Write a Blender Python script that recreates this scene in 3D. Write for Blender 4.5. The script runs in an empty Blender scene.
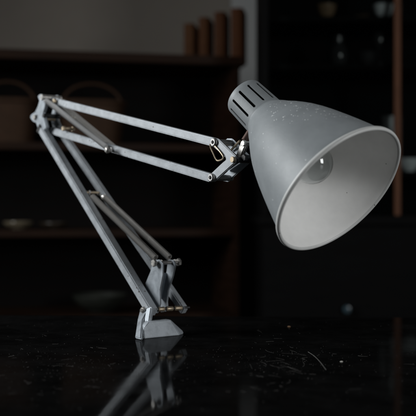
import bpy, bmesh, math, random
from mathutils import Vector, Matrix
random.seed(7)
S = bpy.context.scene
C = S.collection
R = math.radians

# ------------------------------------------------------------------ camera
CAM_H = 0.163                      # camera height above the table top (z = 0)
F = 935.0                          # focal length in units of 1/416 of the frame
cam = bpy.data.cameras.new('camera')
cam.sensor_width = 36
cam.lens = 36 * F / 416
cam.clip_start = 0.05
cam.clip_end = 60
cam.dof.use_dof = True
cam.dof.focus_distance = 1.11
cam.dof.aperture_fstop = 6.8
cam.dof.aperture_blades = 0
co = bpy.data.objects.new('camera', cam); C.objects.link(co)
co.location = (0, 0, CAM_H); co.rotation_euler = (R(90), 0, 0)
S.camera = co

# ------------------------------------------------------------------ world, lights, exposure
w = bpy.data.worlds.new('World'); S.world = w; w.use_nodes = True
bg = w.node_tree.nodes['Background']
bg.inputs[0].default_value = (0.75, 0.88, 1.0, 1); bg.inputs[1].default_value = 0.0025
S.view_settings.view_transform = 'Standard'
S.view_settings.look = 'None'
S.view_settings.exposure = 0.0
S.view_settings.gamma = 1.0

def area(name, loc, target, sx, sy, power, col):
    l = bpy.data.lights.new(name, 'AREA'); l.shape = 'RECTANGLE'
    l.size = sx; l.size_y = sy; l.energy = power; l.color = col
    o = bpy.data.objects.new(name, l); C.objects.link(o)
    o.location = loc
    o.rotation_euler = (Vector(target) - Vector(loc)).to_track_quat('-Z', 'Y').to_euler()
    return o
area('window_light_left', (-1.98, 1.36, 1.08), (0.0, 1.1, 0.18), 0.9, 1.2, 58, (0.965, 0.99, 1.0))
area('window_light_right', (2.08, -0.68, 0.72), (0.14, 1.0, 0.18), 0.75, 1.0, 33, (0.985, 0.995, 1.0))

# ------------------------------------------------------------------ node helpers
def mat(name, col, rough=0.5, metal=0.0, spec=0.5, var=0.0, scale=40, bump=0.0, bscale=200, rvar=0.0,
        stretch=(1, 1, 1)):
    m = bpy.data.materials.new(name); m.use_nodes = True
    nt = m.node_tree; N = nt.nodes; L = nt.links
    b = N['Principled BSDF']
    b.inputs['Base Color'].default_value = (*col, 1)
    b.inputs['Roughness'].default_value = rough
    b.inputs['Metallic'].default_value = metal
    b.inputs['Specular IOR Level'].default_value = spec
    tc = N.new('ShaderNodeTexCoord'); mp = N.new('ShaderNodeMapping')
    mp.inputs['Scale'].default_value = stretch
    L.new(tc.outputs['Object'], mp.inputs['Vector'])
    if var or rvar:
        nz = N.new('ShaderNodeTexNoise'); nz.inputs['Scale'].default_value = scale
        nz.inputs['Detail'].default_value = 6; nz.inputs['Roughness'].default_value = 0.65
        L.new(mp.outputs[0], nz.inputs['Vector'])
        if var:
            mr = N.new('ShaderNodeMapRange')
            mr.inputs[1].default_value = 0.3; mr.inputs[2].default_value = 0.7
            mr.inputs[3].default_value = 1 - var; mr.inputs[4].default_value = 1 + var
            L.new(nz.outputs[0], mr.inputs[0])
            vm = N.new('ShaderNodeVectorMath'); vm.operation = 'SCALE'
            vm.inputs[0].default_value = col
            L.new(mr.outputs[0], vm.inputs['Scale'])
            L.new(vm.outputs[0], b.inputs['Base Color'])
        if rvar:
            m2 = N.new('ShaderNodeMapRange')
            m2.inputs[1].default_value = 0.3; m2.inputs[2].default_value = 0.7
            m2.inputs[3].default_value = max(0.02, rough - rvar); m2.inputs[4].default_value = rough + rvar
            L.new(nz.outputs[0], m2.inputs[0]); L.new(m2.outputs[0], b.inputs['Roughness'])
    if bump:
        n2 = N.new('ShaderNodeTexNoise'); n2.inputs['Scale'].default_value = bscale
        n2.inputs['Detail'].default_value = 3
        L.new(mp.outputs[0], n2.inputs['Vector'])
        bp = N.new('ShaderNodeBump'); bp.inputs['Strength'].default_value = bump
        bp.inputs['Distance'].default_value = 0.001
        L.new(n2.outputs[0], bp.inputs['Height']); L.new(bp.outputs[0], b.inputs['Normal'])
    return m

def add_chips(m, chip_col, scale, thr, mask_scale=30, mask_lo=0.5, centre=None, radius=0.05, rand=1.0):
    """small paint chips / dust specks of their own colour mixed over a material's base colour"""
    nt = m.node_tree; N = nt.nodes; L = nt.links; b = N['Principled BSDF']
    tc = N.new('ShaderNodeTexCoord')
    v = N.new('ShaderNodeTexVoronoi'); v.inputs['Scale'].default_value = scale
    L.new(tc.outputs['Object'], v.inputs['Vector'])
    # chip size differs from cell to cell
    sep = N.new('ShaderNodeSeparateColor'); L.new(v.outputs['Color'], sep.inputs[0])
    pw = N.new('ShaderNodeMath'); pw.operation = 'POWER'; L.new(sep.outputs[0], pw.inputs[0]); pw.inputs[1].default_value = 3.0
    sz = N.new('ShaderNodeMath'); sz.operation = 'MULTIPLY'; L.new(pw.outputs[0], sz.inputs[0]); sz.inputs[1].default_value = thr
    lt = N.new('ShaderNodeMath'); lt.operation = 'LESS_THAN'; L.new(v.outputs['Distance'], lt.inputs[0]); L.new(sz.outputs[0], lt.inputs[1])
    nz = N.new('ShaderNodeTexNoise'); nz.inputs['Scale'].default_value = mask_scale; L.new(tc.outputs['Object'], nz.inputs['Vector'])
    gt = N.new('ShaderNodeMath'); gt.operation = 'GREATER_THAN'; gt.inputs[1].default_value = mask_lo; L.new(nz.outputs[0], gt.inputs[0])
    mu = N.new('ShaderNodeMath'); mu.operation = 'MULTIPLY'; L.new(lt.outputs[0], mu.inputs[0]); L.new(gt.outputs[0], mu.inputs[1])
    fac = mu
    if centre is not None:
        ds = N.new('ShaderNodeVectorMath'); ds.operation = 'DISTANCE'; ds.inputs[1].default_value = centre
        L.new(tc.outputs['Object'], ds.inputs[0])
        l2 = N.new('ShaderNodeMath'); l2.operation = 'LESS_THAN'; l2.inputs[1].default_value = radius; L.new(ds.outputs['Value'], l2.inputs[0])
        m2 = N.new('ShaderNodeMath'); m2.operation = 'MULTIPLY'; L.new(mu.outputs[0], m2.inputs[0]); L.new(l2.outputs[0], m2.inputs[1])
        fac = m2
    mx = N.new('ShaderNodeMix'); mx.data_type = 'RGBA'
    L.new(fac.outputs[0], mx.inputs['Factor'])
    src = b.inputs['Base Color']
    if src.is_linked: L.new(src.links[0].from_socket, mx.inputs['A'])
    else: mx.inputs['A'].default_value = src.default_value
    mx.inputs['B'].default_value = (*chip_col, 1)
    L.new(mx.outputs['Result'], b.inputs['Base Color'])

# ------------------------------------------------------------------ object helpers
def tag(o, label=None, cat=None, group=None, kind=None):
    if label: o['label'] = label
    if cat: o['category'] = cat
    if group: o['group'] = group
    if kind: o['kind'] = kind
    return o

def empty(name, loc, label, cat, group=None, rz=0):
    o = bpy.data.objects.new(name, None); C.objects.link(o)
    o.empty_display_size = 0.05
    o.location = loc; o.rotation_euler = (0, 0, rz)
    return tag(o, label, cat, group)

def obj(name, bm, mats, parent=None, origin=None, smooth=True, angle=35):
    if origin is not None:
        bmesh.ops.translate(bm, verts=bm.verts, vec=-Vector(origin))
    bmesh.ops.recalc_face_normals(bm, faces=bm.faces)
    me = bpy.data.meshes.new(name); bm.to_mesh(me); bm.free()
    if not isinstance(mats, (list, tuple)): mats = [mats]
    for m in mats: me.materials.append(m)
    if smooth:
        for p in me.polygons: p.use_smooth = True
        try: me.set_sharp_from_angle(angle=R(angle))
        except Exception: pass
    o = bpy.data.objects.new(name, me); C.objects.link(o)
    if parent: o.parent = parent
    return o

def NB(): return bmesh.new()

def add_beam(bm, A, B, side, w, h, bev=0.0012, w2=None, h2=None, seg=2):
    """rectangular bar from A to B: w along 'side', h across it"""
    A = Vector(A); B = Vector(B); d = (B - A).normalized()
    s = Vector(side); s = (s - d * s.dot(d)).normalized(); u = d.cross(s)
    w2 = w2 or w; h2 = h2 or h
    t = bmesh.new()
    vs = []
    for P, ww, hh in ((A, w, h), (B, w2, h2)):
        for a, b_ in ((-1, -1), (1, -1), (1, 1), (-1, 1)):
            vs.append(t.verts.new(P + s * (a * ww / 2) + u * (b_ * hh / 2)))
    t.faces.new(vs[0:4][::-1]); t.faces.new(vs[4:8])
    for i in range(4):
        j = (i + 1) % 4
        t.faces.new((vs[i], vs[j], vs[4 + j], vs[4 + i]))
    if bev: bmesh.ops.bevel(t, geom=t.edges[:], offset=bev, segments=seg, affect='EDGES', clamp_overlap=True)
    merge(bm, t)

def merge(bm, t):
    me = bpy.data.meshes.new('t'); t.to_mesh(me); t.free(); bm.from_mesh(me); bpy.data.meshes.remove(me)

def add_plate(bm, pts, nrm, thick, bev=0.0006):
    """flat outline (3-D points in one plane) given a thickness along nrm"""
    n = Vector(nrm).normalized(); t = bmesh.new()
    a = [t.verts.new(Vector(p) - n * thick / 2) for p in pts]
    b = [t.verts.new(Vector(p) + n * thick / 2) for p in pts]
    f1 = t.faces.new(a); f2 = t.faces.new(b[::-1])
    k = len(pts)
    for i in range(k):
        j = (i + 1) % k; t.faces.new((a[j], a[i], b[i], b[j]))
    bmesh.ops.recalc_face_normals(t, faces=t.faces)
    if bev: bmesh.ops.bevel(t, geom=t.edges[:], offset=bev, segments=2, affect='EDGES', clamp_overlap=True)
    merge(bm, t)

def frame(d):
    d = Vector(d).normalized()
    u = d.orthogonal().normalized(); return u, d.cross(u), d

def add_rev(bm, A, axis, prof, n=24, xdir=None, cap=True, mi=None):
    """surface of revolution: prof = [(s along axis, r)]"""
    d = Vector(axis).normalized()
    if xdir is None: u = d.orthogonal().normalized()
    else:
        u = Vector(xdir); u = (u - d * u.dot(d)).normalized()
    v = d.cross(u); A = Vector(A); rings = []
    for s, r in prof:
        if r < 1e-6: rings.append([bm.verts.new(A + d * s)])
        else: rings.append([bm.verts.new(A + d * s + (u * math.cos(2 * math.pi * i / n) + v * math.sin(2 * math.pi * i / n)) * r) for i in range(n)])
    for k in range(len(rings) - 1):
        p, q = rings[k], rings[k + 1]
        for i in range(n):
            j = (i + 1) % n
            if len(p) == 1 and len(q) == 1: continue
            if len(p) == 1: f = bm.faces.new((p[0], q[i], q[j]))
            elif len(q) == 1: f = bm.faces.new((p[i], p[j], q[0]))
            else: f = bm.faces.new((p[i], p[j], q[j], q[i]))
            if mi: f.material_index = mi[k]
    if cap:
        for r_ in (rings[0], rings[-1]):
            if len(r_) > 2: bm.faces.new(r_)

def add_cyl(bm, A, B, r, n=20, bev=0.0004, r2=None):
    A = Vector(A); B = Vector(B); L = (B - A).length; r2 = r2 or r
    add_rev(bm, A, B - A, [(0, 0), (0, r - bev), (bev, r), (L - bev, r2), (L, r2 - bev), (L, 0)], n)

def add_hex(bm, A, B, r):
    A = Vector(A); B = Vector(B); L = (B - A).length
    add_rev(bm, A, B - A, [(0, 0), (0, r * .9), (L * .15, r), (L * .85, r), (L, r * .9), (L, 0)], 6)

def add_tube(bm, pts, r, n=8, cap=True, closed=False):
    pts = [Vector(p) for p in pts]; k = len(pts); rings = []
    prev = None
    for i, p in enumerate(pts):
        if closed: t = (pts[(i + 1) % k] - pts[i - 1]).normalized()
        else: t = (pts[min(i + 1, k - 1)] - pts[max(i - 1, 0)]).normalized()
        if prev is None: u = t.orthogonal().normalized()
        else:
            u = prev - t * prev.dot(t)
            u = u.normalized() if u.length > 1e-6 else t.orthogonal().normalized()
        prev = u; v = t.cross(u)
        rr = r(i / (k - 1)) if callable(r) else r
        rings.append([bm.verts.new(p + (u * math.cos(2 * math.pi * a / n) + v * math.sin(2 * math.pi * a / n)) * rr) for a in range(n)])
    m = k if closed else k - 1
    for i in range(m):
        p, q = rings[i], rings[(i + 1) % k]
        for a in range(n):
            b = (a + 1) % n; bm.faces.new((p[a], p[b], q[b], q[a]))
    if cap and not closed:
        bm.faces.new(rings[0][::-1]); bm.faces.new(rings[-1])

def smooth_path(pts, sub=6):
    pts = [Vector(p) for p in pts]; out = []
    for i in range(len(pts) - 1):
        p0 = pts[max(i - 1, 0)]; p1 = pts[i]; p2 = pts[i + 1]; p3 = pts[min(i + 2, len(pts) - 1)]
        for k in range(sub):
            t = k / sub
            out.append(0.5 * ((2 * p1) + (-p0 + p2) * t + (2 * p0 - 5 * p1 + 4 * p2 - p3) * t * t + (-p0 + 3 * p1 - 3 * p2 + p3) * t ** 3))
    out.append(pts[-1]); return out

def add_spring(bm, A, B, r, wire, pitch, lead=0.012):
    """close-wound extension spring with straight hooked ends"""
    A = Vector(A); B = Vector(B); u, v, d = frame(B - A); L = (B - A).length
    n = int((L - 2 * lead) / pitch); pts = []
    spt = 11
    for i in range(n * spt + 1):
        a = 2 * math.pi * i / spt
        pts.append(A + d * (lead + (L - 2 * lead) * i / (n * spt)) + (u * math.cos(a) + v * math.sin(a)) * (r - wire))
    add_tube(bm, pts, wire, 5)
    for P, q, sg in ((A, pts[0], 1), (B, pts[-1], -1)):
        loop = [q, P + d * sg * lead * .75 + u * r * .4]
        for k in range(0, 11):
            a = -math.pi * .5 + k * 2 * math.pi * .8 / 10
            loop.append(P + d * sg * (0.003 * (1 - math.cos(a + math.pi * .5)) - 0.0025) + u * 0.0032 * math.cos(a) )
        add_tube(bm, smooth_path(loop, 3), wire * 1.1, 6)

# the lamp's arms swing in one upright plane that is turned away from the camera; HN is the hinge axis
HN = Vector((0.8, 0.6, 0.0)); HE = Vector((0.6, -0.8, 0.0)); Z = Vector((0, 0, 1))
def L3(px, py, t=0.0):
    """point of the lamp's swing plane, moved t metres along its hinge axis"""
    u = (px - 208) / F
    d = (0.6664 + t) / (0.8 * u + 0.6)
    return Vector((u * d, d, CAM_H + (208 - py) * d / F))
def at(px, py, d):
    return Vector(((px - 208) * d / F, d, CAM_H + (208 - py) * d / F))

# ------------------------------------------------------------------ materials
enamel = mat('grey_enamel', (0.245, 0.266, 0.278), 0.48, 0.03, 0.33, var=0.07, scale=45, bump=0.08, bscale=350, rvar=0.05)
tube_m = mat('grey_tube_paint', (0.35, 0.375, 0.40), 0.40, 0.15, 0.5, var=0.16, scale=70, bump=0.05, bscale=400, rvar=0.08)
add_chips(tube_m, (0.10, 0.09, 0.08), 260, 0.35, 60, 0.55)
cast_m = mat('grey_cast_metal', (0.30, 0.33, 0.36), 0.42, 0.3, 0.5, var=0.15, scale=90, bump=0.07, bscale=350, rvar=0.1)
white_m = mat('white_inside_paint', (0.88, 0.88, 0.865), 0.45, 0.0, 0.4, var=0.09, scale=14, bump=0.04, bscale=300)
lip_m = mat('pale_rim_paint', (0.60, 0.61, 0.60), 0.4, 0.0, 0.5, var=0.06, scale=60)
steel = mat('dull_steel', (0.42, 0.41, 0.40), 0.40, .6, 0.5, var=0.2, scale=200, rvar=0.1)
spring_m = mat('spring_steel', (0.70, 0.68, 0.65), 0.26, .5, 0.8, var=0.06, scale=20, rvar=0.03)
brass = mat('worn_brass', (0.38, 0.31, 0.22), 0.42, .6, 0.5, var=0.2, scale=180, rvar=0.1)
black_m = mat('black_fitting', (0.012, 0.012, 0.013), 0.5, 0, 0.4, var=0.2)
nickel = mat('scratched_nickel', (0.50, 0.485, 0.46), 0.34, .6, 0.5, var=0.35, scale=240, rvar=0.12, bump=0.08, bscale=400)

# ------------------------------------------------------------------ SETTING
floor_m = mat('dark_floor_boards', (0.012, 0.009, 0.007), 0.5, var=0.3, scale=4, stretch=(1, 8, 1))
wall_m = mat('pale_grey_plaster', (0.255, 0.228, 0.198), 0.9, 0, 0.2, var=0.05, scale=3, bump=0.2, bscale=60)
FLOOR = -0.75
bm = NB()
f = [bm.verts.new(v) for v in ((-5, -3, FLOOR), (5, -3, FLOOR), (5, 5.2, FLOOR), (-5, 5.2, FLOOR))]
bm.faces.new(f)
tag(obj('floor', bm, floor_m, smooth=False), kind='structure')
def box(bm, lo, hi, bev=0.0, M=None):
    t = bmesh.new(); bmesh.ops.create_cube(t, size=1)
    lo = Vector(lo); hi = Vector(hi)
    for v in t.verts: v.co = Vector([(lo[i] + hi[i]) / 2 + v.co[i] * (hi[i] - lo[i]) for i in range(3)])
    if bev: bmesh.ops.bevel(t, geom=t.edges[:], offset=bev, segments=2, affect='EDGES', clamp_overlap=True)
    if M: bmesh.ops.transform(t, matrix=M, verts=t.verts)
    merge(bm, t)
bm = NB(); box(bm, (-5, 4.6, FLOOR), (5, 4.75, 2.2))
tag(obj('back_wall', bm, wall_m, smooth=False), 'plain pale grey plaster wall behind the dark shelf unit', 'wall')

# ------------------------------------------------------------------ TABLE
tab_m = mat('black_lacquer', (0.003, 0.003, 0.0031), 0.06, 0, 0.32, var=0.4, scale=14, rvar=0.03, bump=0.05, bscale=25)
wood_dark = mat('dark_table_wood', (0.012, 0.009, 0.007), 0.4, var=0.3, scale=20, stretch=(1, 6, 1))
TB = Vector((0.0, 1.0, 0))
tb = empty('table', (0.0, 1.0, FLOOR), 'glossy black scratched and dusty table top carrying the grey desk lamp', 'table')
nt = tab_m.node_tree; N_ = nt.nodes; pb = N_['Principled BSDF']
df = N_.new('ShaderNodeBsdfDiffuse'); mxs = N_.new('ShaderNodeMixShader'); tcn = N_.new('ShaderNodeTexCoord'); mpn = N_.new('ShaderNodeMapping'); nzn = N_.new('ShaderNodeTexNoise'); mrn = N_.new('ShaderNodeMapRange'); crn = N_.new('ShaderNodeMapRange')
mpn.inputs['Scale'].default_value = (22, 24, 22); mpn.inputs['Rotation'].default_value = (0, 0, R(12)); nzn.inputs['Detail'].default_value = 8; nzn.inputs['Roughness'].default_value = .7; nzn.inputs['Scale'].default_value = 1
nt.links.new(tcn.outputs['Object'], mpn.inputs[0]); nt.links.new(mpn.outputs[0], nzn.inputs[0]); nt.links.new(nzn.outputs[0], mrn.inputs[0])
mrn.inputs[1].default_value = .3; mrn.inputs[2].default_value = .7; mrn.inputs[3].default_value = .56; mrn.inputs[4].default_value = .74
nt.links.new(nzn.outputs[0], crn.inputs[0]); crn.inputs[1].default_value = .4; crn.inputs[2].default_value = .75; crn.inputs[3].default_value = .0025; crn.inputs[4].default_value = .0085
nt.links.new(crn.outputs[0], df.inputs[0]); nt.links.new(mrn.outputs[0], mxs.inputs[0]); nt.links.new(pb.outputs[0], mxs.inputs[1]); nt.links.new(df.outputs[0], mxs.inputs[2])
nt.links.new(mxs.outputs[0], N_['Material Output'].inputs[0])
# far edge runs slightly askew to the camera
bm = NB()
pts = [Vector(p) for p in ((-1.0, 0.25, 0), (1.0, 0.25, 0), (1.0, 1.36, 0), (-1.0, 1.46, 0))]
add_plate(bm, [p - Z * 0.0175 for p in pts], Z, 0.035, 0.004)
obj('tabletop', bm, tab_m, tb, (0.0, 1.0, FLOOR), angle=40)
for sx in (-0.9, 0.9):
    for y in (0.36, 1.25):
        bm = NB(); add_beam(bm, (sx, y, -0.036), (sx, y, FLOOR), (1, 0, 0), 0.07, 0.07, 0.004, 0.045, 0.045)
        obj('leg', bm, wood_dark, tb, (0.0, 1.0, FLOOR))
for a, b_ in (((-0.86, 0.36), (0.86, 0.36)), ((-0.86, 1.25), (0.86, 1.25))):
    bm = NB(); add_beam(bm, (*a, -0.085), (*b_, -0.085), (0, 0, 1), 0.095, 0.022, 0.002)
    obj('apron', bm, wood_dark, tb, (0.0, 1.0, FLOOR))

# dust: fibres and specks lying on the lacquer
dust_m = mat('pale_dust', (0.18, 0.175, 0.168), 0.9, 0, 0.2, var=0.4, scale=30)
bm = NB()
def on_table(px, py):
    d = CAM_H * F / (py - 208); return Vector(((px - 208) * d / F, d, 0))
for i in range(1100):
    py = 322 + 92 * random.random() ** 1.3; px = random.uniform(-10, 426)
    if i % 3 == 0: px = random.gauss(285, 40); py = 362 + random.gauss(0, 8)
    if i % 5 == 1: px = random.gauss(70, 30); py = 366 + random.gauss(0, 12)
    c = on_table(px, py); r = random.choice((.00010, .00013, .00016, .00026))
    add_rev(bm, c, Z, [(0, r), (r * .7, r * .7), (r, 0)], 5, cap=False)
for i in range(75):
    py = 335 + 60 * random.random(); px = random.choice((random.uniform(-10, 426), random.gauss(285, 28), random.gauss(60, 40)))
    c = on_table(px, py); a = random.uniform(0, 6.28); ln = random.uniform(.002, .012); k = random.uniform(-1.2, 1.2)
    p = []; q = c.copy()
    for j in range(7):
        p.append(q + Z * 0.00014); q = q + Vector((math.cos(a), math.sin(a), 0)) * ln / 6; a += k / 6
    add_tube(bm, p, random.choice((.00004, .00005, .00008)), 4)
for i in range(18):
    px = random.gauss(290, 34); py = random.gauss(360, 9)
    c = on_table(px, py); a = random.gauss(1.57, .55); ln = random.uniform(.008, .032); k = random.uniform(-.7, .7)
    p = []; q = c.copy()
    for j in range(8):
        p.append(q + Z * 0.00012); q = q + Vector((math.cos(a), math.sin(a), 0)) * ln / 7; a += k / 7
    add_tube(bm, p, random.choice((.00003, .00004, .00006)), 4)
hair = smooth_path([on_table(308, 352) + Z * .0002, on_table(314, 356) + Z * .0002, on_table(320, 362) + Z * .0002, on_table(326, 370) + Z * .0002], 5)
add_tube(bm, hair, .00016, 5)
tag(obj('dust', bm, dust_m), 'pale dust specks and fine fibres scattered over the black table top', 'dust', kind='stuff')
def crumb(px, py, r, m, label):
    bm = NB(); c = on_table(px, py)
    bmesh.ops.create_icosphere(bm, subdivisions=2, radius=r)
    for v in bm.verts:
        v.co = v.co * random.uniform(.75, 1.1); v.co.x *= 1.7; v.co.z = max(v.co.z, -r * .5) * .7
    bmesh.ops.translate(bm, verts=bm.verts, vec=c + Z * r * .35)
    tag(obj('crumb', bm, m), label, 'crumb')
crumb(341.5, 362, .0010, mat('pale_crumb', (0.6, 0.58, 0.54), .8, var=.2), 'tiny white crumb lying on the black table in front of the shade')
crumb(289, 327, .0014, mat('brown_crumb', (0.22, 0.13, 0.07), .8, var=.2), 'tiny brown crumb on the black table near its far edge')

# ------------------------------------------------------------------ THE LAMP
O = L3(160, 337, 0.02); O.z = 0
lamp = empty('desk_lamp', O, 'grey enamelled spring-balanced desk lamp with bell shade on two jointed arms', 'lamp')
def part(name, bm, m, parent=lamp, **k): return obj(name, bm, m, parent, O, **k)

# --- base: a cast block lying along the hinge axis, chamfered at its ends
def basept(n_, e_, z_): return BP + HN * n_ + HE * e_ + Z * z_
BP = on_table(144.5, 338.5)                                  # left front foot of the block
LB = 0.066
bm = NB()
for q in ((.000, .000, 0), (.000, -.019, 0), (.054, .000, 0), (.065, -.007, 0), (.065, -.019, 0), (.000, -.0020, .008), (.000, -.016, .008), (.003, -.0035, .014), (.003, -.015, .014),
          (.0105, -.005, .0200), (.0105, -.015, .0200), (.043, -.005, .0200), (.043, -.015, .0200), (.065, -.008, .0030), (.065, -.018, .0030)):
    bm.verts.new(basept(*q))
bmesh.ops.convex_hull(bm, input=bm.verts[:])
bmesh.ops.dissolve_limit(bm, angle_limit=.05, verts=bm.verts[:], edges=bm.edges[:])
bmesh.ops.recalc_face_normals(bm, faces=bm.faces)
bmesh.ops.bevel(bm, geom=bm.edges[:], offset=.0018, segments=3, affect='EDGES', clamp_overlap=True)
base = part('base_block', bm, cast_m, angle=25)
# forked upright that carries the hinge pin
bm = NB()
def fk(x, y):
    p = L3(x, y, -.007 - .0325 * (y - 310) / 29.5); p.z = max(p.z, .0004); return p
fo = [fk(*q) for q in ((149.5, 307.2), (145, 307), (140.8, 311), (138.2, 321), (135.6, 339.6), (142, 340), (142.6, 330), (143.8, 320), (146.6, 315), (149.8, 312.5))]
fn = (fo[4] - fo[0]).cross(fo[6] - fo[1]).normalized()
add_plate(bm, fo, fn, .0048, .0014)
add_beam(bm, L3(150.2, 308, -.008), basept(.010, -.010, .010), HE, .0105, .0055, .0014)
part('fork', bm, cast_m)
# hinge pin with spacer collars
HP0 = L3(147, 310, -.006); HP1 = L3(187, 308.4, .052); HP1.z = HP0.z
bm = NB(); add_cyl(bm, HP0 - HN * .003, HP1 + HN * .004, .0019, 16); pin = part('hinge_pin', bm, black_m)
hl = (HP1 - HP0).length; HD = (HP1 - HP0).normalized()
for k, (a, b_) in enumerate(((.27, .43), (.47, .64), (.68, .87))):
    bm = NB(); l_ = (b_ - a) * hl
    add_rev(bm, HP0 + HD * a * hl, HD, [(0, .0019), (0, .0026), (l_ * .12, .0032), (l_ * .5, .0030), (l_ * .88, .0032), (l_, .0026), (l_, .0019)], 20, cap=False)
    part('spacer_collar', bm, brass, pin)
bm = NB(); add_hex(bm, HP0 - HN * .0075, HP0 - HN * .0030, .0048); add_cyl(bm, HP0 - HN * .0095, HP0 - HN * .007, .0026)
part('nut', bm, nickel, pin)

# --- yoke of two cheeks that anchors the lower springs
bm = NB()
n_out = [(153.5, 260), (160, 259.5), (163.5, 264), (163.5, 275), (160.5, 290), (161, 304), (158, 313), (150, 313), (146, 300), (146, 283), (151, 271)]
f_out = [(168.5, 259.5), (174, 260), (176, 265), (173.5, 276), (169, 290), (167.5, 302), (168, 311), (161, 312), (161.5, 298), (164.5, 284), (167, 271)]
add_plate(bm, [L3(x, y, .012) for x, y in n_out], HN, .0022, .0006)
add_plate(bm, [L3(x, y, .034) for x, y in f_out], HN, .0022, .0006)
w0 = L3(150, 290, .012)
wq = [L3(152, 272, .013), L3(147.5, 284, .013), L3(148, 300, .013)]
wr = [L3(x, y, .0331) for x, y in ((167, 273), (164.5, 285), (162, 299))]
t_ = bmesh.new()
va = [t_.verts.new(p) for p in wq]; vb = [t_.verts.new(p) for p in wr]
for i in range(2): t_.faces.new((va[i], va[i + 1], vb[i + 1], vb[i]))
bmesh.ops.solidify(t_, geom=t_.faces[:], thickness=.0018); merge(bm, t_)
yoke = part('yoke', bm, cast_m)
SB0 = L3(158, 263, .012); SB1 = L3(172, 262.5, .034); SB1.z = SB0.z
bm = NB(); add_cyl(bm, SB0 - HN * .007, SB1 + HN * .0105, .0024); part('spring_pin', bm, steel, yoke)
for p, sg in ((SB0 - HN * .004, -1), (SB1 + HN * .0085, 1)):
    bm = NB(); add_hex(bm, p, p + HN * sg * .004, .0052); part('nut', bm, nickel, yoke)

# --- lower arm: two square tubes that spread towards the base
A0 = L3(151, 309.5, -.0005); A1 = L3(42.5, 129, 0.0)
B0 = L3(182.8, 308.3, .0490); B1 = L3(58.5, 128, .019)
bm = NB(); add_beam(bm, A0 + (A0 - A1).normalized() * .006, A1, HN, .0125, .0125, .0014)
lt = part('arm_tube', bm, tube_m)
bm = NB(); add_beam(bm, B0 + (B0 - B1).normalized() * .005, B1, HN, .0095, .011, .0014)
part('arm_tube', bm, tube_m)
CP0 = L3(82, 192.5, -.001); CP1 = L3(102.5, 192, .0315); CP1.z = CP0.z
bm = NB(); add_cyl(bm, CP0 - HN * .004, CP1 + HN * .003, .0019); part('cross_pin', bm, brass)
for ta, tb_, pa, pb in ((.010, .0185, 89, 158.5), (.027, .0290, 99.5, 169.5)):
    pass
for q, (f0, b0) in enumerate(((.30, SB0 - HN * .0045), (.84, SB1 + HN * .0040))):
    a0 = CP0.lerp(CP1, f0)
    bm = NB(); add_spring(bm, a0, b0 if q else SB0 + HN * .004, .0046, .00105, .00225)
    part('spring', bm, spring_m)

# --- elbow bracket
bm = NB()
el = [(38.6, 96), (41, 94), (44.3, 95), (47.5, 100), (46.8, 107), (44.8, 113), (46.5, 120), (48.5, 128), (45, 131.5), (40, 131), (37.2, 123), (33.5, 121.5), (31.2, 118), (32, 114.5), (36, 112), (39, 106), (40.5, 101)]
add_plate(bm, [L3(x, y, -.002) for x, y in el], HN, .0055, .0016)
eb = part('elbow_bracket', bm, cast_m)
bm = NB()
el2 = [(54, 96), (58, 95), (61, 100), (60, 108), (57, 114), (59, 121), (63, 129), (66, 134), (58, 134), (53, 126), (51.5, 117), (54, 108)]
add_plate(bm, [L3(x, y, .021) for x, y in el2], HN, .004, .0012)
part('cheek_plate', bm, cast_m, eb)
def boltx(px, py, t0, t1, r, m, parent=None, hexr=None, name='bolt'):
    """bolt along the hinge axis through the arm at one point"""
    p = L3(px, py, t0); q = p + HN * (t1 - t0)
    bm = NB(); add_cyl(bm, p, q, r)
    if hexr:
        add_hex(bm, p - HN * .0035, p + HN * .0008, hexr); add_hex(bm, q - HN * .0008, q + HN * .003, hexr)
    return part(name, bm, m, parent or lamp)
boltx(41.3, 97.2, -.008, .026, .0042, nickel, eb, name='pivot_pin')
boltx(33.8, 117.2, -.007, .004, .0042, nickel, eb)
boltx(36.5, 116.5, -.0052, -.0048, .0030, black_m, eb, name='rivet')  # flat black disc, paints the dark of a hole in the bracket
boltx(43, 115.5, -.0055, .024, .0034, black_m, eb, name='pivot_pin')
boltx(42.5, 119, -.003, .026, .0021, brass, eb, name='pivot_pin')
bm = NB(); add_beam(bm, L3(41.6, 127.6, 0), L3(43.2, 130.2, 0), HN, .0145, .0140, .001); part('sleeve', bm, black_m, eb)
# --- upper arm: two parallel bars
U0 = L3(52, 100.5, .010); U1 = L3(216, 142.5, .010)
V0 = L3(52, 130.5, .010); V1 = L3(212, 178, .010)
for a, b_ in ((U0, U1), (V0, V1)):
    bm = NB(); add_beam(bm, a, b_, HN, .0085, .0102, .0016); part('arm_bar', bm, tube_m)
bolts = [(55.5, 101, .0035), (64.5, 128.5, .0035)]
for x, y, r in bolts: boltx(x, y, .0045, .018, .0022, brass, lamp, hexr=.0038)
# upper springs and the pin that holds their far ends on the lower bar
K0 = L3(109, 150, -.004); K1 = L3(119, 148.5, .024); K1.z = K0.z
bm = NB(); add_cyl(bm, K0 - HN * .002, K1, .0024); kp = part('spring_pin', bm, nickel)
bm = NB(); add_rev(bm, K0 - HN * .006, HN, [(0, 0), (.0006, .003), (.0025, .0046), (.005, .0046), (.006, .004), (.006, 0)], 18); part('nut', bm, nickel, kp)
bm = NB(); add_hex(bm, K0 + HN * .0028 + HN*.008, K0 + HN * .0148, .0048); part('nut', bm, nickel, kp)
E0 = L3(42.5, 98, -.0045); E1 = L3(54.5, 99, .022)
bm = NB(); add_spring(bm, E0, K0 + HN * .002, .0040, .0008, .0023); part('spring', bm, mat('lit_spring_steel', (.80, .80, .80), .30, .3, .7, var=.05, scale=20))  # paler copy of the spring steel, light on the near spring painted into its colour
bm = NB(); add_spring(bm, E1, K1 - HN * .0015, .0050, .00105, .00225); part('spring', bm, spring_m)

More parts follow.
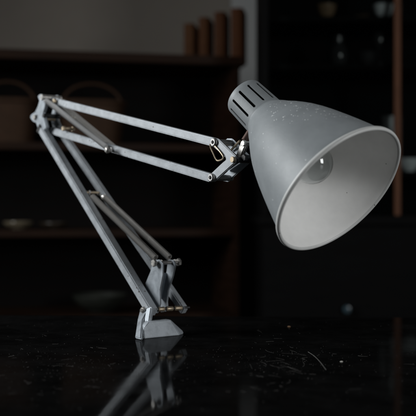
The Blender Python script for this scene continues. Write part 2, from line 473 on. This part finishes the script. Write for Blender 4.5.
# --- head bracket: two chevron plates
def chevron(t, dx=0, th=.0030):
    o_ = [(213, 138.5), (218.5, 138.5), (236.5, 156), (236.5, 162), (214.5, 182), (209, 181), (208.5, 176.5), (226.5, 159.5), (226.3, 157.8), (212.5, 145.5), (211.5, 141.5)]
    bm = NB(); add_plate(bm, [L3(x + dx, y, t) for x, y in o_], HN, th, .0009); return bm
hb = part('head_bracket', chevron(-.001), tube_m)
part('cheek_plate', chevron(.0215, 14, .0028), cast_m, hb)
boltx(214.8, 142.2, -.0045, .025, .0036, steel, hb, name='pivot_pin')
boltx(212.4, 177.5, -.0045, .025, .0036, steel, hb, name='pivot_pin')
for x, y in ((214.8, 142.2), (212.4, 177.5)):
    p = L3(x, y, -.0025)
    bm = NB(); add_rev(bm, p - HN * .0034, HN, [(0, .0022), (0, .0042), (.001, .005), (.003, .005), (.003, .0022)], 22, cap=False); part('washer', bm, steel, hb)
    bm = NB(); add_cyl(bm, p - HN * .0044, p - HN * .002, .0020); part('rivet', bm, black_m, hb)
boltx(231.8, 159.5, -.005, .026, .0036, brass, hb, name='rivet')
# folded lower web between the plates
bm = NB()
add_beam(bm, L3(222, 170, .010), L3(236, 160, .010), HN, .017, .0025, .0005)
part('web', bm, cast_m, hb)
# wire clip
bm = NB()
cl = [L3(x, y, -.004) for x, y in ((210.2, 144), (210.8, 148), (213.5, 154), (215.8, 159), (218, 160.8), (222.5, 159.2), (223.2, 156.5), (219.5, 151), (215, 146))]
add_tube(bm, smooth_path(cl, 5), .0010, 8); part('wire_clip', bm, brass, hb)
# --- swivel that joins bracket and shade
bm = NB()
T = .012
sw = [(235.5, 160.5), (237.6, 155), (240.3, 148), (242.5, 141.5), (246.2, 140.5), (248.3, 144), (245.6, 149.5), (243, 156), (241, 161.5)]
add_plate(bm, [L3(x, y, T) for x, y in sw], HN, .006, .0012)
swv = part('swivel_link', bm, nickel)
boltx(238.4, 159.5, .003, .026, .0036, black_m, swv, hexr=.0044)
boltx(245, 143.3, .006, .020, .0026, nickel, swv, hexr=.0036)
bm = NB(); add_tube(bm, [L3(230.5, 151, .018), L3(235, 146, .016), L3(240, 140.8, .013)], .0014, 8); part('tension_rod', bm, brass, swv)
boltx(245.5, 158, .008, .020, .0034, black_m, swv, hexr=.0044)

# --- shade: bell, socket housing, bulb
B_ = Vector((0.0424, 1.10, 0.2942)); Cc = Vector((0.1418, 1.0, 0.1807))
AX = (Cc - B_).normalized(); SL = (Cc - B_).length
TO = Vector((0, -1, 0)) - AX * Vector((0, -1, 0)).dot(AX); TO.normalize()
bolt0 = L3(243, 141, T)
outer = [(.0440, .0256), (.0462, .0262), (.0490, .0284), (.0545, .0318), (.0610, .0358), (.0690, .0410), (.0780, .0462), (.0880, .0514), (.1000, .0566),
         (.1130, .0614), (.1280, .0664), (.1430, .0711), (.1580, .0755), (.1700, .0788), (.1745, .0801)]
lip = [(.1762, .0806), (.1763, .0824), (.1775, .0840), (.1793, .0845), (.1812, .0840), (.1822, .0826), (.1816, .0810), (.1800, .0800)]
inner = [(s - .0004, r - .0012) for s, r in outer[::-1]]
prof = [(s, r * .988 if s > .06 else r) for s, r in outer + lip + inner]
mi = [0] * (len(outer)) + [1] * (len(lip)-1) + [2] * (len(inner))
bm = NB(); add_rev(bm, B_, AX, prof, 128, TO, cap=False, mi=mi)
chipc = B_ + AX * .085 + TO * .030 + TO.cross(AX) * -.030
shade_m = enamel.copy(); shade_m.name = 'grey_shade_enamel'
shade = part('lamp_shade', bm, [shade_m, lip_m, white_m], angle=60)
add_chips(lip_m, (0.05, 0.05, 0.05), 150, 0.25, 60, 0.52)
add_chips(white_m, (0.30, 0.29, 0.27), 130, 0.10, 40, 0.52)
px_c = at(320, 121, 1.035)
add_chips(shade_m, (0.62, 0.64, 0.65), 460, 0.50, 160, 0.49, tuple(px_c - O), 0.060)
add_chips(shade_m, (0.62, 0.64, 0.65), 260, 0.22, 40, 0.58)
# socket housing with twelve vent slots
bm = NB(); nseg = 360; rows = [0.0018, .0074, .0082, .0092, .0200, .0390, .0400, .0408, .0452]
def rad(s): return .0240 + (.0257 - .0240) * s / .045
u_ = TO; v_ = AX.cross(TO)
def rp(s, r, i):
    a = 2 * math.pi * (i + .5) / nseg
    return B_ + AX * s + (u_ * math.cos(a) + v_ * math.sin(a)) * r
prof0 = [(0.0, .0204), (.0003, .0226), (.0009, .0236)]
allr = prof0 + [(s, rad(s)) for s in rows]
ring = [[bm.verts.new(rp(s, r, i)) for i in range(nseg)] for s, r in allr]
off = len(prof0)
for k in range(len(allr) - 1):
    for i in range(nseg):
        c = i + 1.0 - 7.0      # face centre in segment steps
        m_ = (c + nseg / 24) % (nseg / 12) - nseg / 24
        s0 = allr[k][0]; s1 = allr[k + 1][0]
        sm = (s0 + s1) / 2
        hw = 3.6
        if .0074 < sm < .0082 or .0400 < sm < .0408: hw = 1.9
        if .0074 < sm < .0408 and abs(m_) < hw: continue
        j = (i + 1) % nseg
        bm.faces.new((ring[k][i], ring[k][j], ring[k + 1][j], ring[k + 1][i]))
bm.faces.new(ring[0])
bmesh.ops.recalc_face_normals(bm, faces=bm.faces)
bmesh.ops.solidify(bm, geom=bm.faces[:], thickness=.0011)
house = part('socket_housing', bm, enamel, shade, angle=40)
bm = NB(); add_rev(bm, B_, AX, [(.003, 0), (.003, .0185), (.058, .0185), (.060, .0160), (.060, 0)], 40); part('bulb_socket', bm, black_m, shade)
# small mounting lug under the housing
bm = NB(); lug = L3(244.5, 141, .011)
hb_c = B_ + AX * .036 + (-u_ * 0 + (lug - (B_ + AX * .036)).normalized()) * .0235
add_cyl(bm, lug, hb_c, .0042, 16); part('mounting_lug', bm, mat('rusty_lug', (0.10, 0.06, 0.05), .5, .4, var=.4, scale=200), shade)
# bulb
gl = bpy.data.materials.new('bulb_glass'); gl.use_nodes = True
g = gl.node_tree.nodes['Principled BSDF']; g.inputs['Transmission Weight'].default_value = 1; g.inputs['Roughness'].default_value = .03
g.inputs['IOR'].default_value = 1.45; g.inputs['Base Color'].default_value = (.80, .82, .82, 1)
gp = []
for k in range(0, 19):
    a = math.pi * k / 18 * .80
    gp.append((.131 + .0230 * math.cos(a), .0230 * math.sin(a)))
gp += [(.105, .0125), (.098, .0119), (.090, .0118)]
gp[0] = (gp[0][0], 0)
gi = [(s - (.0006 if r < .004 else 0), max(0, r - .0006)) for s, r in gp][::-1]
bm = NB(); add_rev(bm, B_, AX, gp + gi, 48, TO, cap=False)
bulb = part('light_bulb', bm, gl, lamp, angle=60)
bm = NB(); pr = [(.058, 0), (.058, .0125)]
for k in range(9): pr += [(.060 + k * .0034, .0130), (.0617 + k * .0034, .0122)]
pr += [(.0905, .0124), (.0905, 0)]
add_rev(bm, B_, AX, pr, 32); part('screw_cap', bm, steel, bulb)

bm = NB(); add_rev(bm, B_, AX, [(.0906, 0), (.0906, .006), (.104, .0035), (.116, .0022), (.1165, 0)], 16); part('glass_stem', bm, mat('pale_stem_glass', (.5, .52, .5), .15), bulb)
bm = NB(); q_ = B_ + AX * .116
add_tube(bm, [q_, q_ + AX * .014 + v_ * .009], .0004, 5); add_tube(bm, [q_, q_ + AX * .014 - v_ * .009], .0004, 5)
add_tube(bm, smooth_path([q_ + AX * .014 + v_ * .009, q_ + AX * .0155 + v_ * .004 + u_ * .003, q_ + AX * .0155 - v_ * .004 + u_ * .003, q_ + AX * .014 - v_ * .009], 6), .0005, 5)
part('filament', bm, steel, bulb)
# ------------------------------------------------------------------ BACKGROUND: shelf unit on the left
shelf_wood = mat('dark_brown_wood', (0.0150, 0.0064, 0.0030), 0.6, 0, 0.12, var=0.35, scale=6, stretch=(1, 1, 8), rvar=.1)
SO = Vector((0.1225, 3.58, FLOOR)); sdir = Vector((-0.98, -0.2, 0)).normalized()
su = empty('shelf_unit', SO, 'dark brown open wooden shelf unit holding baskets and dishes', 'shelf', rz=math.atan2(sdir.y, sdir.x) + math.pi)
# local axes: -x runs left along the front, +y runs to the wall
W_ = 1.75; D_ = .42; TOPZ = .741 - FLOOR
def lpart(name, lo, hi, bev=.003, m=shelf_wood):
    bm = NB(); box(bm, lo, hi, bev); return obj(name, bm, m, su)
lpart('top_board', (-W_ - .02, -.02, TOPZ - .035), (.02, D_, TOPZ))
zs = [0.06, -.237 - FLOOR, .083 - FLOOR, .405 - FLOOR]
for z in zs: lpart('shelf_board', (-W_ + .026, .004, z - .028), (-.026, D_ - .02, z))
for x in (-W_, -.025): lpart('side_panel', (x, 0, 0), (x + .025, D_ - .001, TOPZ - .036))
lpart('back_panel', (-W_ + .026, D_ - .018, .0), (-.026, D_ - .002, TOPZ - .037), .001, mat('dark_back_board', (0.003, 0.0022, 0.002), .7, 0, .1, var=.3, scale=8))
sM = su.matrix_basis.copy()
sM = Matrix.Translation(SO) @ Matrix.Rotation(su.rotation_euler.z, 4, 'Z')
def on_shelf(px, z, back=.12):
    """world point on the board at height z, straight behind picture column px"""
    u = (px - 208) / F
    o = SO + Vector((-sdir.y, sdir.x, 0)) * 0
    inn = Vector((sM.col[1][0], sM.col[1][1], 0)); q = SO + inn * back
    # ray (u*d, d) meets line q + s*sdir
    s = (q.x - u * q.y) / (u * sdir.y - sdir.x)
    p = q + sdir * s; return Vector((p.x, p.y, FLOOR + z))
# baskets with hoop handles
wick = mat('brown_wicker', (0.036, 0.0165, 0.007), 0.8, 0, 0.3, var=0.4, scale=40, stretch=(1, 1, 5))
def basket(px, wd, ht, label, dz=0):
    p = on_shelf(px, zs[3], .16)
    root = empty('basket', p, label, 'basket', 'brown baskets on the upper shelf', su.rotation_euler.z)
    bm = NB(); rows = 9; nn = 56
    def sup(a, k): 
        c, s = math.cos(a), math.sin(a)
        return Vector((math.copysign(abs(c) ** .6, c) * wd / 2 * k, math.copysign(abs(s) ** .6, s) * .12 * k, 0))
    rg = []
    for r_ in range(rows + 1):
        k = .86 + .14 * r_ / rows
        rg.append([bm.verts.new(sup(2 * math.pi * i / nn, k + (.012 if (i // 2 + r_) % 2 else -.006)) + Z * (.002 + ht * r_ / rows)) for i in range(nn)])
    for a, b_ in zip(rg, rg[1:]):
        for i in range(nn):
            j = (i + 1) % nn; bm.faces.new((a[i], a[j], b_[j], b_[i]))
    bm.faces.new(rg[0][::-1])
    obj('basket_body', bm, wick, root)
    bm = NB(); add_tube(bm, [sup(2 * math.pi * i / 48, 1.01) + Z * (ht + .003) for i in range(48)], .009, 8, closed=True); obj('basket_rim', bm, wick, root)
    bm = NB(); add_tube(bm, [Vector((wd * .46 * math.cos(math.pi * i / 24), 0, ht + .085 * math.sin(math.pi * i / 24))) for i in range(25)], .0055, 8); obj('handle', bm, wick, root)
basket(8, .22, .155, 'left brown wicker basket with hoop handle on the upper shelf')
basket(92, .25, .155, 'brown wicker basket on the upper shelf behind the lamp elbow, right of the other')
# dishes on the lower boards
cer = mat('cream_glaze', (0.15, 0.125, 0.085), .25, 0, .5, var=.15, scale=20)
grn = mat('grey_green_glaze', (0.020, 0.022, 0.018), .5, 0, .2, var=.2, scale=20)
def bowl(name, px, z, r, h, m, label, cat, back=.13):
    p = on_shelf(px, z, back)
    bm = NB(); pr = [(.001, 0), (.001, r * .45), (.006, r * .47), (h * .35, r * .75), (h * .75, r * .95), (h, r), (h + .003, r * .985), (h, r * .96), (h * .72, r * .9), (h * .4, r * .7), (.012, r * .4), (.010, 0)]
    add_rev(bm, Vector((0, 0, 0)), Z, pr, 40, cap=False)
    o = obj(name, bm, m); o.location = p; tag(o, label, cat); return o
bowl('bowl', 18, zs[2], .055, .026, cer, 'small cream glazed bowl on the middle shelf at far left', 'bowl')
bowl('bowl', 54, zs[2], .055, .022, mat('brown_glaze', (.03, .022, .014), .4, var=.2), 'small dull brown bowl on the middle shelf beside the cream bowl', 'bowl')
bowl('serving_dish', 100, zs[1], .105, .065, grn, 'wide grey-green serving dish on the lowest visible shelf behind the arm', 'dish')
# upright books on the top board
for k, (px, hgt, wd, lab) in enumerate(((189, .140, .041, 'shortest and leftmost of the brown books standing on the shelf unit'), (204, .166, .043, 'second shortest brown book standing on top of the shelf unit'),
                                        (220, .190, .046, 'third brown book on the shelf unit, between the tallest and the second shortest'), (237, .208, .050, 'tallest and rightmost brown book standing on top of the shelf unit'))):
    p = on_shelf(px, TOPZ, .10)
    root = empty('book', p + Z * .001, lab, 'book', 'brown books standing on the shelf unit', su.rotation_euler.z - R(20))
    cov = mat('brown_book_cover', (0.055 + .003 * k, 0.023, 0.009), .7, 0, .1, var=.25, scale=30)
    bm = NB(); box(bm, (-wd / 2, .0045, 0), (-wd / 2 + .003, .12, hgt), .001); box(bm, (wd / 2 - .003, .0045, 0), (wd / 2, .12, hgt), .001)
    add_plate(bm, [Vector((wd / 2 * math.cos(math.pi * (1 + i / 14)), .004 + .011 * math.sin(math.pi * (1 + i / 14)), hgt / 2)) for i in range(15)], Z, hgt, .003); obj('cover', bm, cov, root)
    bm = NB(); box(bm, (-wd / 2 + .004, .005, .003), (wd / 2 - .004, .114, hgt - .004)); obj('pages', bm, mat('old_paper', (.02, .014, .01), .9, var=.2), root, smooth=False)

# pale pilaster to the right of the unit
bm = NB(); x0 = (232 - 208) / F * 4.3; x1 = (264 - 208) / F * 4.3
box(bm, (x0, 4.3, FLOOR), (x1 + .10, 4.598, 2.2), .004)
tag(obj('pilaster', bm, mat('cool_grey_plaster', (.42, .425, .42), .9, 0, .2, var=.05, scale=4)), 'cool pale grey wall pier between shelf unit and dark cabinet', 'wall')

# ------------------------------------------------------------------ BACKGROUND: dark glazed cabinet on the right
cabm = mat('black_stained_wood', (0.0022, 0.0022, 0.0023), .7, 0, .08, var=.3, scale=8, stretch=(1, 1, 6))
stile = mat('red_brown_wood', (0.095, 0.042, 0.023), .75, 0, .2, var=.3, scale=10, stretch=(6, 6, 1))
CD = 3.2
cx0 = (262 - 208) / F * CD; cxs = (398 - 208) / F * CD
cab = empty('display_cabinet', (cx0, CD, FLOOR), 'tall black glazed display cabinet with a red-brown upright between its doors', 'cabinet')
def cpart(name, lo, hi, m=cabm, bev=.003, parent=cab):
    bm = NB(); box(bm, lo, hi, bev); return obj(name, bm, m, parent)
CW = 1.15; BZ = CAM_H - 8 * CD / F - FLOOR; CT = 1.95
cpart('base_cupboard', (0, -.03, .08), (CW, .42, BZ - .03)); cpart('plinth', (.03, 0, 0), (CW - .03, .40, .079))
cpart('counter_board', (-.015, -.05, BZ - .029), (CW + .015, .43, BZ))
cpart('side_panel', (0, .02, BZ + .001), (.025, .40, CT)); cpart('side_panel', (CW - .025, .02, BZ + .001), (CW, .40, CT))
cpart('back_panel', (.026, .385, BZ + .001), (CW - .026, .40, CT - .001)); cpart('top_board', (-.02, -.01, CT + .001), (CW + .02, .41, CT + .04))
sx = cxs - cx0
cpart('upright', (sx - .0105, -.004, BZ + .001), (sx + .0105, .028, CT - .001), stile)
cz = [CAM_H + (208 - y) * (CD + .2) / F - FLOOR for y in (70, 24, 173)]
for z in cz: cpart('shelf_board', (.026, .06, z - .018), (CW - .026, .384, z), cabm, .002)
pane = bpy.data.materials.new('cabinet_glass'); pane.use_nodes = True
nt = pane.node_tree; nt.nodes.clear()
o_ = nt.nodes.new('ShaderNodeOutputMaterial'); mx = nt.nodes.new('ShaderNodeMixShader'); tr = nt.nodes.new('ShaderNodeBsdfTransparent'); gs = nt.nodes.new('ShaderNodeBsdfGlossy'); fr = nt.nodes.new('ShaderNodeFresnel')
fr.inputs[0].default_value = 1.45; gs.inputs['Roughness'].default_value = .02; tr.inputs[0].default_value = (.85, .88, .87, 1)
nt.links.new(fr.outputs[0], mx.inputs[0]); nt.links.new(tr.outputs[0], mx.inputs[1]); nt.links.new(gs.outputs[0], mx.inputs[2]); nt.links.new(mx.outputs[0], o_.inputs[0])
for a, b_ in ((.03, sx - .014), (sx + .014, CW - .03)):
    bm = NB(); box(bm, (a, .010, BZ + .002), (b_, .014, CT - .002)); obj('glass_pane', bm, pane, cab, smooth=False)

kx = (345 - 208) / F * CD - cx0; kz = CAM_H + (208 - 308) * CD / F - FLOOR
bm = NB(); add_rev(bm, Vector((kx, -.031, kz)), Vector((0, -1, 0)), [(0, 0), (0, .006), (.008, .006), (.012, .012), (.018, .015), (.025, .012), (.028, 0)], 20)
obj('knob', bm, mat('blue_porcelain', (.028, .050, .062), .25), cab)
# crockery and glassware inside it
shiny = mat('white_porcelain', (.80, .82, .85), .12, 0, .5, var=.05)
dimw = mat('smoky_glass', (.03, .03, .031), .12, 0, .6, var=.2)
warm = mat('amber_glaze', (.20, .13, .08), .2, 0, .5, var=.2)
def vessel(name, px, z, prof, m, label, cat, back=.10, tilt=0):
    d = CD + back; bm = NB(); add_rev(bm, Vector((0, 0, 0)), Z, prof, 32, cap=False)
    o = obj(name, bm, m); o.location = ((px - 208) / F * d, d, FLOOR + z + .001); tag(o, label, cat); return o
jug = [(0, 0), (0, .024), (.01, .03), (.035, .036), (.06, .03), (.08, .019), (.1, .022), (.103, .020), (.08, .016), (.05, .026), (.01, .02), (.008, 0)]
cup = [(0, 0), (0, .018), (.004, .020), (.02, .032), (.045, .037), (.0465, .035), (.022, .029), (.008, .016), (.007, 0)]
plate = [(0, 0), (0, .03), (.006, .034), (.018, .06), (.020, .06), (.009, .034), (.004, 0)]
gob = [(0, 0), (0, .026), (.003, .026), (.006, .005), (.05, .004), (.06, .016), (.085, .026), (.11, .022), (.111, .0205), (.085, .0245), (.062, .014), (.058, 0)]
vessel('cup', 383, cz[1] + 0.0, cup, shiny, 'small white porcelain cup on the top cabinet shelf beside the red-brown upright', 'cup')
vessel('saucer', 366, cz[1], plate, warm, 'amber glazed saucer on the top cabinet shelf left of the white cup', 'saucer', .2)
vessel('goblet', 379, cz[0], gob, dimw, 'smoky stemmed goblet on the cabinet shelf under the white cup', 'goblet')
vessel('cup', 366, cz[0], cup, dimw, 'dark smoky cup on the cabinet shelf left of the stemmed goblet', 'cup')
vessel('jug', 338, cz[0], jug, dimw, 'dark smoky jug on the lower cabinet shelf, leftmost of its row', 'jug')
vessel('cup', 326, cz[1], cup, warm, 'amber glazed cup on the top cabinet shelf, left of the saucer', 'cup')
vessel('cup', 409, cz[2], cup, shiny, 'white porcelain cup on the low cabinet shelf right of the red-brown upright', 'cup')
vase = [(0, 0), (0, .022), (.006, .026), (.05, .034), (.10, .036), (.14, .028), (.165, .018), (.185, .020), (.195, .024), (.195, .022), (.165, .015), (.13, .026), (.05, .03), (.01, .02), (.009, 0)]
vessel('vase', 388, cz[2], vase, shiny, 'tall white porcelain vase half hidden between shade rim and red-brown upright', 'vase')
